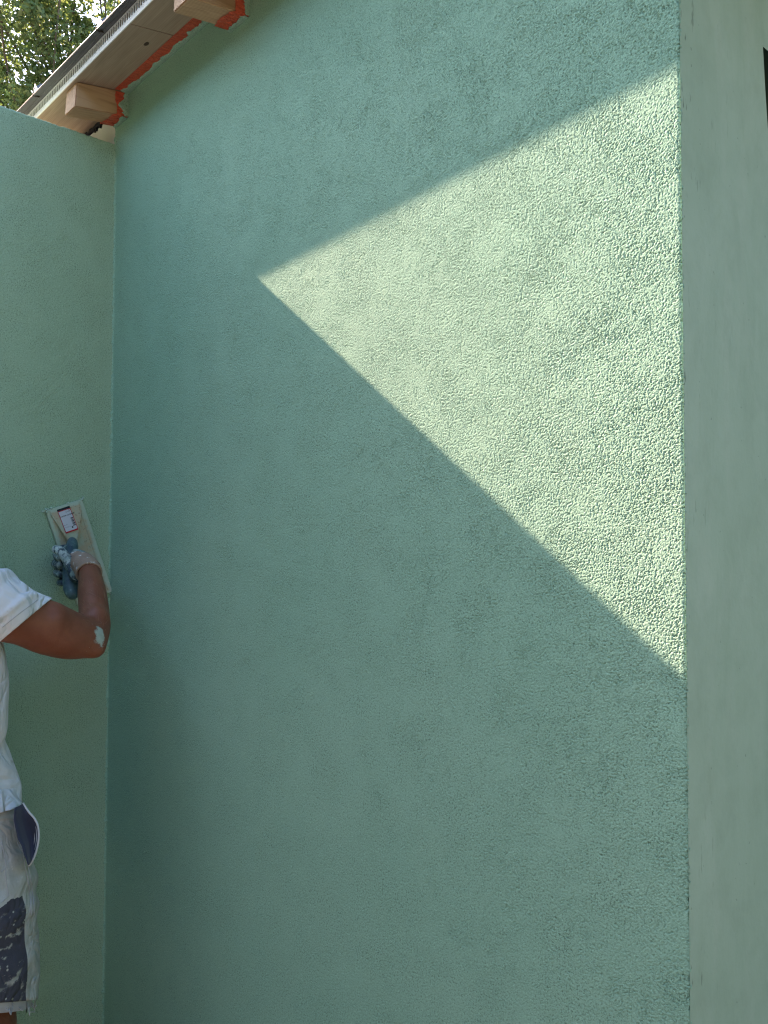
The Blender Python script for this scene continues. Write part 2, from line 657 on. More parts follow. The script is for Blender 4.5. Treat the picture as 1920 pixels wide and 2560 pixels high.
def lip(bm, pts_in, pts_out, n, thick):
    """thin ragged smear: strip between two borders, thickness along n"""
    n = Vector(n) * thick
    a = [bm.verts.new(Vector(p)) for p in pts_in]
    b = [bm.verts.new(Vector(p)) for p in pts_out]
    c = [bm.verts.new(Vector(p) * .6 + Vector(q) * .4 + n) for p, q in zip(pts_in, pts_out)]
    d = [bm.verts.new(Vector(p) * .12 + Vector(q) * .88 + n * .8) for p, q in zip(pts_in, pts_out)]
    a2 = [bm.verts.new(Vector(p) + n) for p in pts_in]
    for k in range(len(a) - 1):
        for s, t in ((a2, c), (c, d), (d, b)):
            bm.faces.new((s[k], s[k + 1], t[k + 1], t[k]))


def smooth_rand(n, seed, amp, k=3):
    r = np.random.default_rng(seed).standard_normal(n + 2 * k)
    r = np.convolve(r, np.ones(2 * k + 1) / (2 * k + 1), 'valid')
    return amp * r / (np.abs(r).max() + 1e-9)


def rafter(x0_, seed):
    w = .070
    wood = Vector((0, -1, -SL)).normalized()
    t_end = .148
    bm = bmesh.new()
    hgt = .068
    prism(bm, [Vector((x0_, 2.0, sof(-2.0) - hgt - .0006)), Vector((x0_, -t_end, sof(t_end) - hgt - .0006)), Vector((x0_, -t_end + .004, sof(t_end) - .0006)), Vector((x0_, 2.0, sof(-2.0) - .0006))], (w, 0, 0))
    bmesh.ops.bevel(bm, geom=bm.edges[:], offset=.0025, segments=2, affect='EDGES')
    ra = bm_obj("rafter", bm, M_RAFTER, house, False)
    # sleeve of orange film round its foot
    bm = bmesh.new()
    N = 14
    wob = smooth_rand(N * 3 + 1, seed, .005, 2)
    rows_in, rows_out = [], []
    path = [(x0_ - .001, 0), (x0_ - .001, 1), (x0_ + w + .001, 1), (x0_ + w + .001, 0)]
    q = 0
    for s in range(3):
        for k in range(N):
            t = k / N
            xx = path[s][0] + (path[s + 1][0] - path[s][0]) * t
            dd = path[s][1] + (path[s + 1][1] - path[s][1]) * t
            cr = .0006 + .0009 * abs(math.sin(q * 2.1)) + (.0008 * rng.random())
            nx = -1 if s == 0 else (1 if s == 2 else 0)
            for lst, o in ((rows_in, -.002), (rows_out, .036 + .010 * (s == 1) + wob[q])):
                lst.append(Vector((xx + nx * cr, -o, sof(o) - hgt * dd - (cr + .0012 if s == 1 else .0006))))
            q += 1
    va = [bm.verts.new(p) for p in rows_in]
    vb = [bm.verts.new(p) for p in rows_out]
    vm = [bm.verts.new((p + r_) / 2 + Vector((0, 0, -.0007 * rng.random()))) for p, r_ in zip(rows_in, rows_out)]
    for k in range(len(va) - 1):
        bm.faces.new((va[k], va[k + 1], vm[k + 1], vm[k]))
        bm.faces.new((vm[k], vm[k + 1], vb[k + 1], vb[k]))
    bm_obj("masking_film", bm, M_TAPE, ra, True)
    # plaster smeared over the film
    bm = bmesh.new()
    n = 30
    for s, nrm in ((0, (0, 0, -1)), (1, (1, 0, 0)), (2, (-1, 0, 0))):
        rr = .010 + np.abs(smooth_rand(n, seed + 7 + s, .010, 4))
        if s == 1 and seed == 12:
            rr += .018 * np.exp(-((np.arange(n) / n - .55) / .13) ** 2)
        pi, po = [], []
        for k in range(n):
            t = k / (n - 1)
            for lst, o in ((pi, -.003), (po, rr[k])):
                if s == 0:
                    lst.append((x0_ - .003 + (w + .006) * t, -o, sof(o) - hgt - .0042))
                else:
                    xx = x0_ + w + .0032 if s == 1 else x0_ - .0032
                    lst.append((xx, -o, sof(o) - hgt * t - .004 * t))
        lip(bm, pi, po, nrm, .0022)
    bm_obj("plaster_smear", bm, M_LIP, ra, True)
    return ra


for k, xr in enumerate((-1.2, -.6, .002, .604, 1.206, 1.808)):
    rafter(xr, k + 10)

# film and plaster smear along the board
bm = bmesh.new()
prism(bm, [Vector((.073, .0, SOF - .0012)), Vector((.073, -.040, sof(.040) - .0012)), Vector((.073, -.040, sof(.040) - .0004)), Vector((.073, .0, SOF - .0004))], (XE - .02 - .073, 0, 0))
bm_obj("masking_film", bm, M_TAPE, house)
bm = bmesh.new()
n = 400
xx = np.linspace(.076, XE - .01, n)
rr = .010 + np.abs(smooth_rand(n, 21, .017, 9)) + smooth_rand(n, 22, .002, 2)
rr[:8] += np.linspace(.012, 0, 8)
lip(bm, [(x, .003, SOF - .0016) for x in xx], [(x, -r_, sof(r_) - .0016) for x, r_ in zip(xx, rr)], (0, 0, -1), .004)
bm_obj("plaster_smear", bm, M_LIP, house, True)

# comb of upright teeth closing the gap under the sheet
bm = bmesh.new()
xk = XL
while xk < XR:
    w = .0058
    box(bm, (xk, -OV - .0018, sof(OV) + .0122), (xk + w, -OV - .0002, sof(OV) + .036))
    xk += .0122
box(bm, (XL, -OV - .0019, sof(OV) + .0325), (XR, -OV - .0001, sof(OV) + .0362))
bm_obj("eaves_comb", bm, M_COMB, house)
bm = bmesh.new()
box(bm, (XL, -OV + .020, sof(OV) + .0160), (XR, -OV + .04, sof(OV) + .0385))
bm_obj("batten", bm, M_FOAM, house)

ROOF_T = sof(OV) + .0364
def rz(y, lift=0): return ROOF_T + SL * (y + OV) + lift
# the sheet: its drip edge runs very slightly out of line with the wall
def edge(x): return -(.1822 - .0135 * x)
bm = bmesh.new()
N = 60
rows = []
for k in range(N + 1):
    x = XL + (XR - XL) * k / N
    ye = edge(x)
    prof = [(2.3, rz(2.3, .001)), (-OV - .002, rz(-OV - .002, .001)), (-OV - .012, rz(-OV - .012, .0005)), (-OV - .013, rz(-OV - .013, .0028)), (ye, rz(ye, -.0015)),
            (ye - .0022, rz(ye, .0)), (ye - .0022, rz(ye, .001)), (ye, rz(ye, .002)), (2.3, rz(2.3, .004))]
    rows.append([bm.verts.new((x, y, z)) for y, z in prof])
for k in range(N):
    for j in range(len(prof) - 1):
        bm.faces.new((rows[k][j], rows[k + 1][j], rows[k + 1][j + 1], rows[k][j + 1]))
roof = bm_obj("roof_sheet", bm, M_METAL, house)
ks = 0
xk = -.135 - .41 * 4
while xk < XR - .1:
    ye = edge(xk) + .002
    bm = bmesh.new()
    prism(bm, [Vector((xk - .0022, ye + .002, rz(ye, .0025))), Vector((xk - .0022, ye - .001, rz(ye, .022))), Vector((xk - .0022, ye + .018, rz(ye, .040))), Vector((xk - .0022, 2.2, rz(2.2, .040))), Vector((xk - .0022, 2.2, rz(2.2, .0042)))], (.0044, 0, 0))
    # folded ear at the end of the seam
    prism(bm, [Vector((xk + .0024, ye - .0005, rz(ye, .0028))), Vector((xk + .030, ye + .001, rz(ye, .0028))), Vector((xk + .0024, ye + .001, rz(ye, .034)))], (0, .0016, 0))
    bm_obj("seam", bm, M_METAL, roof)
    bm = bmesh.new()                                # dark lap in the drip edge under each seam
    prism(bm, [Vector((xk - .001, ye - .0045, rz(ye, .0055))), Vector((xk - .001, ye - .0045, rz(ye, -.003))), Vector((xk - .001, ye + .016, rz(ye + .016, -.0022))), Vector((xk - .001, ye + .016, rz(ye + .016, .0)))], (.0024, 0, 0))
    bm_obj("seam_gap", bm, M_GAP, roof)
    xk += .41
# back part of the house, so that no light leaks in behind the wall
bm = bmesh.new()
box(bm, (-2.0, .20, 0), (-1.9, 4.0, 2.75))
box(bm, (-2.0, 4.0, 0), (XE, 4.1, 3.4))
bm_obj("back_wall", bm, M_BARE, house)

# ------------------------------------------------------------------ free standing wall on the left
WT = 2.7033
gw = empty("garden_wall", (0, -1.2, 0))
tag(gw, "lower green stucco wall at left that the worker is plastering", "wall")
M_off = Vector((0, 1.2, 0))
DX2 = .0012
ya, yb = -.46, 0.0
nc = int((yb - ya) / DX2) + 1
nr = int((WT - .12) / DX2) + 1
ys = np.linspace(ya, yb, nc)
zs = np.linspace(.12, WT, nr)
H = stucco(nr, nc, DX2, 51, zs, ys, .00068)
Yg, Zg = np.meshgrid(ys, zs)
nearc = np.clip(-Yg / .03, .2, 1)
Xg = H * nearc
et = np.clip((Zg - (WT - .005)) / .005, 0, 1)
Zg = Zg + et * .0006 * np.tile(band(64, nc, DX2, .015, .08, 9)[:1], (nr, 1))
Xg = Xg - .003 * et ** 2
P = np.stack([Xg, Yg + 1.2, Zg], -1)
topr = P[-1:, :, :].copy(); topr[..., 0] = -.20
P = np.concatenate([P, topr], 0)
grid_mesh("stucco_face", P, M_STUCCO_SIDE, gw)
bm = bmesh.new()
box(bm, (-.20, ya - 1.0 + 1.2, 0), (-.0005, ya + 1.2, WT - .001))
box(bm, (-.20, ya + 1.2002, 0), (-.006, -.001 + 1.2, WT - .006))
box(bm, (-.0055, ya + 1.2002, 0), (-.0002, -.001 + 1.2, .1198))
bm_obj("wall_core", bm, M_STUCCO_SIDE, gw)

# ------------------------------------------------------------------ worker
PR = R(47.68)
PM = Matrix.Rotation(PR, 4, 'Z')
RIGHT, AHEAD = Vector((RGT.x, RGT.y, 0)).normalized(), Vector((FWD.x, FWD.y, 0)).normalized()
P0 = Vector((CAM_POS.x, CAM_POS.y, 0)) - 1.0 * RIGHT + 1.74 * AHEAD
person = empty("person", P0, PM.to_3x3())
tag(person, "worker in white t-shirt and paint-spattered shorts, right arm raised to the wall", "person")
PINV = (Matrix.Translation(P0) @ PM).inverted()


def pl(px, py, d):
    return PINV @ at(px, py, d)


def skin_mat():
    m, nt, p = new_mat("tanned skin", rough=.48, spec=.4)
    n = NT(nt)
    a = n.noise(16, 4, .6)
    b = n.noise(230, 3, .6)
    col = n.mix(n.ramp(a, [(.3, 0.0), (.7, 1.0)]), (.165, .052, .027, 1), (.245, .088, .048, 1))
    col = n.mix(n.ramp(b, [(.35, .25), (.65, 0.0)]), col, (.14, .05, .03, 1))
    # dried plaster on the elbow and a few specks round it
    e = pl(256, 1583, 1.83)
    d = nt.nodes.new('ShaderNodeVectorMath'); d.operation = 'SUBTRACT'
    n.link(n.co, d.inputs[0]); d.inputs[1].default_value = e
    mp = n.scale((1.2, 1.0, .62), d.outputs[0])
    ln = nt.nodes.new('ShaderNodeVectorMath'); ln.operation = 'LENGTH'
    n.link(mp, ln.inputs[0])
    wob = n.math('MULTIPLY_ADD', n.noise(70, 4, .65), .030, -.015)
    dist = n.math('ADD', ln.outputs['Value'], wob)
    patch = n.ramp(n.math('MULTIPLY', dist, 20.0), [(.30, 1.0), (.40, 0.0)])
    col = n.mix(patch, col, n.mix(n.noise(120, 3, .6), (.30, .37, .33, 1), (.47, .53, .48, 1)))
    sp = n.ramp(n.voro(150), [(.10, 1.0), (.16, 0.0)])
    gate = n.ramp(n.math('MULTIPLY', dist, 10.0), [(.25, .8), (.62, 0.0)])
    g2 = n.ramp(n.noise(60, 2, .5), [(.55, 0.0), (.62, 1.0)])
    col = n.mix(n.math('MULTIPLY', n.math('MULTIPLY', sp, gate), g2), col, (.55, .62, .55, 1))
    n.link(col, p.inputs['Base Color'])
    p.inputs['Subsurface Weight'].default_value = .12
    p.inputs['Subsurface Radius'].default_value = (.01, .004, .002)
    p.inputs['Subsurface Scale'].default_value = .4
    n.bump(n.math('ADD', b, n.math('MULTIPLY', n.voro(420), .6)), p, .22, .0012)
    return m


M_SKIN = skin_mat()

# raised right arm, read off from shoulder to wrist
arm = [((-2, 1530, 1.72), .060), ((62, 1548, 1.755), .055), ((120, 1570, 1.79), .0575), ((172, 1588, 1.82), .053), ((208, 1594, 1.845), .046), ((228, 1590, 1.865), .040)]
fore = [((222, 1606, 1.852), .040), ((233, 1572, 1.885), .0375), ((235, 1530, 1.925), .0345), ((230, 1482, 1.98), .0335), ((225, 1438, 2.035), .0272), ((219, 1418, 2.06), .0250)]
bm = bmesh.new()
stube(bm, [pl(*a[0]) for a in arm], [a[1] for a in arm], 24)
stube(bm, [pl(*a[0]) for a in fore], [a[1] for a in fore], 24)
ellipsoid(bm, pl(232, 1618, 1.845), (.030, .030, .026))                 # point of the elbow
ellipsoid(bm, pl(125, 1556, 1.775), (.045, .042, .046))                 # biceps
ellipsoid(bm, pl(239, 1560, 1.895), (.034, .034, .045))                 # bulk of the forearm
# torso, neck, head
tor = [(.80, 0, 0, .150, .105), (.90, 0, 0, .160, .112), (1.0, 0, 0, .150, .102), (1.10, 0, .005, .146, .098), (1.22, 0, .005, .160, .108), (1.34, 0, 0, .172, .112), (1.41, 0, -.01, .160, .095), (1.455, 0, -.01, .10, .075), (1.49, 0, -.005, .062, .062), (1.54, 0, .01, .056, .060), (1.60, 0, .02, .055, .062)]
p_, r_ = catmull([(a[1], a[2], a[0]) for a in tor], [(a[3], a[4]) for a in tor], 4)
tube(bm, p_, r_, 28, True, (1, 0, 0))
HC = Vector((0, .03, 1.665))
ellipsoid(bm, HC + Vector((0, 0, .012)), (.076, .098, .105), None, 24)
ellipsoid(bm, HC + Vector((0, .035, -.055)), (.056, .062, .060))        # jaw
ellipsoid(bm, HC + Vector((0, .082, -.098)), (.022, .018, .016))        # chin
stube(bm, [HC + Vector((0, .088, .02)), HC + Vector((0, .104, -.015)), HC + Vector((0, .112, -.030))], [.009, .012, .015], 12)   # nose
ellipsoid(bm, HC + Vector((0, .088, .034)), (.052, .014, .010))         # brow
ellipsoid(bm, HC + Vector((0, .092, -.066)), (.024, .010, .0055))       # upper lip
ellipsoid(bm, HC + Vector((0, .090, -.077)), (.021, .010, .0060))       # lower lip
for s in (-1, 1):
    ellipsoid(bm, HC + Vector((s * .077, -.002, -.008)), (.010, .020, .033))   # ears
    ellipsoid(bm, HC + Vector((s * .042, .070, -.025)), (.020, .020, .018))    # cheeks
stube(bm, [(.06, -.01, 1.44), (.12, -.01, 1.43), (.165, 0, 1.44)], [.06, .062, .066], 20)
stube(bm, [(-.06, -.01, 1.44), (-.13, -.01, 1.43), (-.18, -.01, 1.405)], [.06, .06, .058], 20)
# lowered left arm
stube(bm, [(-.18, -.01, 1.41), (-.205, -.03, 1.29), (-.215, -.05, 1.16), (-.215, -.02, 1.04), (-.210, .02, .93)], [.056, .051, .043, .038, .027], 20)
# legs
for s in (-1, 1):
    stube(bm, [(s * .085, 0, .86), (s * .12, .0, .70), (s * .172, .01, .60), (s * .178, .0, .46), (s * .180, -.02, .33), (s * .182, -.03, .16), (s * .184, -.03, .07)], [.092, .084, .076, .062, .060, .042, .040], 22)
body_bm = remeshed(bm, .0075, 6)
body = bm_obj("body", body_bm, M_SKIN, person, True)

# eyes and hair (the head is outside the picture)
M_EYE = new_mat("eye", (.55, .52, .48, 1), .2)[0]
M_HAIR = new_mat("dark hair", (.02, .015, .012, 1), .6)[0]
for s in (-1, 1):
    bm = bmesh.new()
    ellipsoid(bm, HC + Vector((s * .030, .083, .008)), (.012, .012, .010))
    bm_obj("eye", bm, M_EYE, person, True)
bm = bmesh.new()
g_ = bmesh.ops.create_uvsphere(bm, u_segments=36, v_segments=24, radius=1)
for v in g_['verts']:
    c = v.co.copy()
    k = 1 + .03 * math.sin(23 * c.x + 9 * c.y) * math.cos(17 * c.z)
    v.co = HC + Vector((0, -.004, .016)) + Vector((c.x * .083 * k, c.y * .106 * k, c.z * .112 * k))
for v in list(bm.verts):
    l = v.co - HC
    if l.z < -.005 and l.y > -.06 or l.z < -.07 or (l.y > .055 and l.z < .065):
        bm.verts.remove(v)
bm_obj("hair", bm, M_HAIR, person, True)

# hairs on the forearm catching the light
bt = BVHTree.FromPolygons([v.co.copy() for v in body.data.vertices], [tuple(p.vertices) for p in body.data.polygons])
M_ARMHAIR = new_mat("sun bleached arm hair", (.32, .22, .15, 1), .5)[0]
bm = bmesh.new()
ra_ = random.Random(4)
for k in range(60):
    t = ra_.random()
    px = 236 + ra_.uniform(-30, 32)
    py = 1455 + 120 * t
    o = pl(px, py, 1.4)
    dirv = (pl(px, py, 2.2) - o).normalized()
    hit = bt.ray_cast(o, dirv)
    if hit[0] is None: continue
    nrm = hit[1]
    if nrm.dot(dirv) > 0: nrm = -nrm
    side = Vector((ra_.uniform(-1, .2), 0, ra_.uniform(-.2, .8))).normalized()
    L_ = ra_.uniform(.006, .014)
    tube(bm, [hit[0], hit[0] + nrm * .0015 + side * L_ * .5, hit[0] + nrm * .002 + side * L_], [.00016, .00014, .00005], 4, False)
tag(bm_obj("arm_hair", bm, M_ARMHAIR, body), kind="stuff")


def cloth_mat(name, a, b, scale=900):
    m, nt, p = new_mat(name, rough=.95, spec=.1)
    n = NT(nt)
    col = n.mix(n.noise(9, 4, .6), a, b)
    n.link(col, p.inputs['Base Color'])
    h = n.math('ADD', n.noise(scale, 2, .6), n.math('MULTIPLY', n.noise(40, 3, .5), 1.5))
    n.bump(h, p, .25, .001)
    p.inputs['Sheen Weight'].default_value = .15
    return m


def folds(m, sc, stretch, dist):
    """soft drape folds as relief, laid over the weave's own bump"""
    nt = m.node_tree
    n = NT(nt)
    p = nt.nodes['Principled BSDF']
    old = p.inputs['Normal'].links[0].from_socket
    b_ = nt.nodes.new('ShaderNodeBump')
    b_.inputs['Strength'].default_value = .8
    b_.inputs['Distance'].default_value = dist
    f = n.noise(sc, 2, .5, vec=n.scale(stretch), dist=1.3)
    f = n.math('ABSOLUTE', n.math('SUBTRACT', f, .5))
    n.link(n.ramp(f, [(.0, 0.0), (.12, .8), (.3, 1.0)]), b_.inputs['Height'])
    n.link(old, b_.inputs['Normal'])
    n.link(b_.outputs[0], p.inputs['Normal'])


M_SHIRT = cloth_mat("white cotton", (.60, .61, .66, 1), (.68, .69, .72, 1))
folds(M_SHIRT, 9, (1.6, 1.6, .8), .007)


def cut(bm, co, no, near=None, rad=None):
    """remove what lies beyond a plane (only close to `near` when given)"""
    geom = bm.verts[:] + bm.edges[:] + bm.faces[:]
    if near is not None:
        fs = [f for f in bm.faces if (f.calc_center_median() - near).length < rad]
        es = {e for f in fs for e in f.edges}
        vs_ = {v for f in fs for v in f.verts}
        geom = list(vs_) + list(es) + fs
    bmesh.ops.bisect_plane(bm, geom=geom, plane_co=co, plane_no=no, dist=1e-6)
    no = Vector(no).normalized()
    kill = [f for f in bm.faces if (f.calc_center_median() - Vector(co)).dot(no) > 0 and (near is None or (f.calc_center_median() - near).length < rad)]
    bmesh.ops.delete(bm, geom=kill, context='FACES')


def wrinkle(bm, fn):
    bm.normal_update()
    P = np.array([v.co[:] for v in bm.verts])
    d = fn(P)
    for v, k in zip(bm.verts, d):
        v.co += v.normal * float(k)


def solid(o, t):
    md = o.modifiers.new("cloth thickness", 'SOLIDIFY')
    md.thickness = t
    md.offset = -1


# t-shirt
cuff_c = (pl(17, 1590, 1.72) + pl(121, 1503, 1.80)) / 2
arm_dir = (pl(172, 1588, 1.82) - pl(30, 1541, 1.74)).normalized()
up_edge, lo_edge = pl(121, 1503, 1.795), pl(17, 1590, 1.715)
edge_v = (up_edge - lo_edge).normalized()
view_v = (pl(70, 1547, 1.9) - pl(70, 1547, 1.5)).normalized()
cuff_n = edge_v.cross(view_v).normalized()
if cuff_n.dot(arm_dir) < 0: cuff_n = -cuff_n
bm = bmesh.new()
st = [(1.035, .016, 0, .240, .168), (1.075, .012, 0, .222, .158), (1.12, .008, 0, .212, .150), (1.20, .008, 0, .212, .143), (1.29, .008, .0, .214, .136), (1.37, .003, -.004, .203, .130), (1.43, 0, -.01, .165, .108), (1.475, 0, -.01, .095, .085), (1.51, 0, 0, .075, .075)]
p_, r_ = catmull([(a[1], a[2], a[0]) for a in st], [(a[3], a[4]) for a in st], 4)
p_ = [Vector((.018, 0, .95))] + p_; r_ = [(.27, .175)] + r_
tube(bm, p_, r_, 30, True, (1, 0, 0))
stube(bm, [(-.08, -.01, 1.425), (-.16, -.01, 1.415), (-.19, -.015, 1.37), (-.212, -.035, 1.25), (-.215, -.05, 1.16)], [.07, .078, .080, .078, .08], 20)
sh = remeshed(bm, .0075, 10, .6)
bm = bmesh.new()
sl = [((-75, 1522, 1.70), .094), ((-30, 1526, 1.71), .090), ((10, 1533, 1.725), .078), ((45, 1543, 1.745), .066), ((75, 1552, 1.765), .060), ((130, 1574, 1.79), .060)]
stube(bm, [pl(*a[0]) for a in sl], [a[1] for a in sl], 28)
stube(bm, [(.05, -.01, 1.42), (.10, -.01, 1.41), (.15, -.02, 1.41)], [.075, .082, .09], 20)
slv = remeshed(bm, .0050, 8, .6)
sleeve_mid = pl(40, 1540, 1.745)


def shirt_folds(P):
    x, y, z = P[:, 0], P[:, 1], P[:, 2]
    a = (P - np.array(sleeve_mid)) @ np.array(arm_dir)
    ds = np.linalg.norm(P - np.array(sleeve_mid), axis=1)
    up = P @ np.array(edge_v)
    vw = P @ np.array(view_v)
    near = np.clip((.17 - ds) / .06, 0, 1)
    # folds that fan from the armpit over the sleeve
    ap = np.array(pl(5, 1580, 1.72))
    q = P - ap
    ang = np.arctan2(q @ np.array((0, 0, 1.0)), q @ np.array((1.0, 0, 0)))
    f1 = .0085 * np.maximum(0, np.sin(ang * 10 + 3 * vw + 1.2 * fbm(P, 5, 2, 2))) ** 2.2 - .002
    cuffd = (P - np.array(cuff_c)) @ np.array(cuff_n)
    f1 *= np.clip((-cuffd - .018) / .02, 0, 1)
    body_ = 1 - near
    f2 = .0070 * np.sin((z * 1.0 + x * .9 + .35 * y) * 62 + 4 * fbm(P, 4, 5, 2)) * np.clip((1.36 - z) / .1, 0, 1) * (.4 + .6 * np.clip((1.25 - z) / .15, 0, 1))
    f3 = .0040 * fbm(P * np.array((1, 1, .55)), 11, 8, 2)
    return near * f1 + body_ * f2 + f3 * (1 - .6 * near)


wrinkle(sh, shirt_folds)
wrinkle(slv, shirt_folds)
cut(slv, cuff_c, cuff_n)
cut(sh, (-.215, -.045, 1.20), (0, -.2, -1), Vector((-.215, -.05, 1.16)), .085)
hem_n = Vector((-.10, .0, -1)).normalized()
cut(sh, (.24, 0, 1.046), hem_n)
cut(sh, (0, 0, 1.485), (0, .25, 1))
bmesh.ops.smooth_vert(sh, verts=sh.verts[:], factor=.4, use_axis_x=True, use_axis_y=True, use_axis_z=True)
tmp_ = bpy.data.meshes.new("tmp")
bmesh.ops.smooth_vert(slv, verts=slv.verts[:], factor=.3, use_axis_x=True, use_axis_y=True, use_axis_z=True)
slv.to_mesh(tmp_); slv.free()
sh.from_mesh(tmp_); bpy.data.meshes.remove(tmp_)
shirt = bm_obj("t_shirt", sh, M_SHIRT, person, True)
solid(shirt, .0018)
# stitched band at the cuff
sbt = BVHTree.FromPolygons([v.co.copy() for v in shirt.data.vertices], [tuple(p.vertices) for p in shirt.data.polygons])


def on_surface(bvh, pts, lift=.0008, step=.006):
    """photo pixels -> polyline lying on the surface that is seen there"""
    out = []
    for (a, b) in zip(pts[:-1], pts[1:]):
        for k in range(8):
            t = k / 8
            px, py = a[0] + (b[0] - a[0]) * t, a[1] + (b[1] - a[1]) * t
            o = pl(px, py, 1.2)
            dv = (pl(px, py, 2.4) - o).normalized()
            h = bvh.ray_cast(o, dv)
            if h[0] is not None:
                n_ = h[1] if h[1].dot(dv) < 0 else -h[1]
                out.append(h[0] + n_ * lift)
    return out


def seam_line(name, bvh, pts, r, mat, parent):
    q = on_surface(bvh, pts)
    if len(q) < 3: return None
    bm = bmesh.new()
    tube(bm, q, [r] * len(q), 6, False)
    return bm_obj(name, bm, mat, parent, True)


M_THREAD = new_mat("grey stitching", (.40, .41, .43, 1), .9)[0]
seam_line("cuff_stitch", sbt, [(6, 1568), (34, 1545), (68, 1519), (98, 1497)], .0007, M_THREAD, shirt)

# shorts
def shorts_mat():
    m, nt, p = new_mat("worn work shorts", rough=.95, spec=.1)
    n = NT(nt)
    a = n.noise(14, 5, .65)
    b = n.noise(5, 4, .6)
    col = n.mix(n.ramp(a, [(.3, 0.0), (.7, 1.0)]), (.34, .36, .35, 1), (.52, .54, .54, 1))
    col = n.mix(n.ramp(b, [(.45, 0.0), (.7, .5)]), col, (.44, .38, .29, 1))
    # navy reinforcement round the lower back half of the leg
    x, y, z = n.sep()
    edge_ = n.math('ADD', z, n.math('MULTIPLY', n.noise(26, 3, .6), .035))
    top = n.math('LESS_THAN', edge_, .890)
    slope = n.math('LESS_THAN', n.math('SUBTRACT', edge_, n.math('MULTIPLY', n.math('ABSOLUTE', x), .5)), .757)
    navy = n.math('MULTIPLY', n.math('MULTIPLY', top, slope), n.math('LESS_THAN', y, -.028))
    nv = n.mix(n.noise(20, 5, .65), (.045, .048, .066, 1), (.088, .090, .112, 1))
    # paint spatter
    s1 = n.ramp(n.noise(38, 4, .6, vec=n.scale((1, 1, 1.6))), [(.55, 0.0), (.62, .8)])
    s2 = n.ramp(n.voro(75), [(.14, 1.0), (.20, 0.0)])
    g_ = n.ramp(n.noise(13, 3, .6), [(.44, 0.0), (.56, 1.0)])
    sp = n.math('MAXIMUM', n.math('MULTIPLY', s1, g_), n.math('MULTIPLY', s2, n.ramp(n.noise(30, 2, .5), [(.52, 0.0), (.58, .9)])))
    nv = n.mix(sp, nv, n.mix(n.noise(50, 2, .5), (.30, .36, .33, 1), (.50, .47, .42, 1)))
    col = n.mix(n.math('MULTIPLY', sp, .45), col, (.62, .64, .60, 1))
    col = n.mix(navy, col, nv)
    n.link(col, p.inputs['Base Color'])
    h = n.math('ADD', n.noise(700, 2, .6), n.math('MULTIPLY', n.noise(36, 4, .6), 2.0))
    n.bump(h, p, .3, .0015)
    return m


M_SHORTS = shorts_mat()
folds(M_SHORTS, 11, (1.2, 1.2, 1.0), .004)
bm = bmesh.new()
p_, r_ = catmull([(.01, 0, 1.10), (.012, 0, 1.03), (.014, 0, .95), (.012, 0, .88)], [(.205, .140), (.240, .155), (.258, .160), (.24, .15)], 4)
tube(bm, p_, r_, 28, True, (1, 0, 0))
for s in (-1, 1):
    stube(bm, [(s * .118, 0, .95), (s * .138, 0, .86), (s * .147, 0, .77), (s * .150, 0, .66), (s * .150, 0, .50)], [(.150, .138), (.146, .136), (.144, .128), (.143, .124), (.142, .122)], 26, 6, (1, 0, 0))
ellipsoid(bm, (0, -.045, .79), (.05, .085, .10))
ellipsoid(bm, (0, .045, .79), (.05, .085, .10))
so = remeshed(bm, .0075, 8, .6)


def short_folds(P):
    x, y, z = P[:, 0], P[:, 1], P[:, 2]
    f = .0028 * np.sin((z - .75 * np.abs(x) + .2 * y) * 75 + 3 * fbm(P, 4, 12, 2)) * np.clip((.93 - z) / .08, 0, 1) * np.clip((z - .70) / .08, .25, 1)
    f += .0045 * fbm(P, 9, 14, 2)
    return f


wrinkle(so, short_folds)
cut(so, (.15, 0, .652), Vector((0, -.46, -1)))
cut(so, (0, 0, 1.07), (0, 0, 1))
shorts = bm_obj("shorts", so, M_SHORTS, person, True)
solid(shorts, .002)
obt = BVHTree.FromPolygons([v.co.copy() for v in shorts.data.vertices], [tuple(p.vertices) for p in shorts.data.polygons])
for off in (0, 7):
    seam_line("side_seam", obt, [(32 + off, 2035), (38 + off, 2085), (44 + off, 2110), (56 + off, 2130), (62 + off, 2165), (72 + off, 2215), (77 + off, 2260), (78 + off, 2292)], .0008, M_THREAD, shorts)
seam_line("pocket_stitch", obt, [(2, 2180), (12, 2172), (14, 2195), (18, 2220), (20, 2240), (8, 2252), (1, 2258)], .0008, M_THREAD, shorts)
seam_line("panel_stitch", obt, [(1, 2098), (8, 2125), (14, 2160), (16, 2172)], .0008, M_THREAD, shorts)
# gaping pocket: navy lining and pale bound mouth standing off the hip
M_NAVY = cloth_mat("navy lining", (.035, .04, .075, 1), (.06, .065, .10, 1), 500)
M_PALE = cloth_mat("pale binding", (.46, .48, .52, 1), (.58, .60, .62, 1), 500)
dpk = 1.655
lip_px = [(58, 2009), (72, 2030), (86, 2046), (95, 2066), (97, 2092), (93, 2120), (84, 2146), (73, 2163)]
inn_px = [(38, 2020), (36, 2050), (41, 2072), (46, 2098), (55, 2112), (62, 2136), (68, 2152), (72, 2163)]
bm = bmesh.new()
rowsA, rowsB, rowsC = [], [], []
for k, (a, b) in enumerate(zip(lip_px, inn_px)):
    bulge = math.sin(math.pi * k / 7)
    rowsA.append(bm.verts.new(pl(a[0], a[1], dpk + .03)))
    rowsC.append(bm.verts.new(pl(b[0], b[1], dpk - .012)))
    mx = (a[0] * .55 + b[0] * .45, a[1] * .5 + b[1] * .5)
    rowsB.append(bm.verts.new(pl(mx[0], mx[1], dpk + .01 + .035 * bulge)))
for k in range(7):
    bm.faces.new((rowsA[k], rowsA[k + 1], rowsB[k + 1], rowsB[k]))
    bm.faces.new((rowsB[k], rowsB[k + 1], rowsC[k + 1], rowsC[k]))
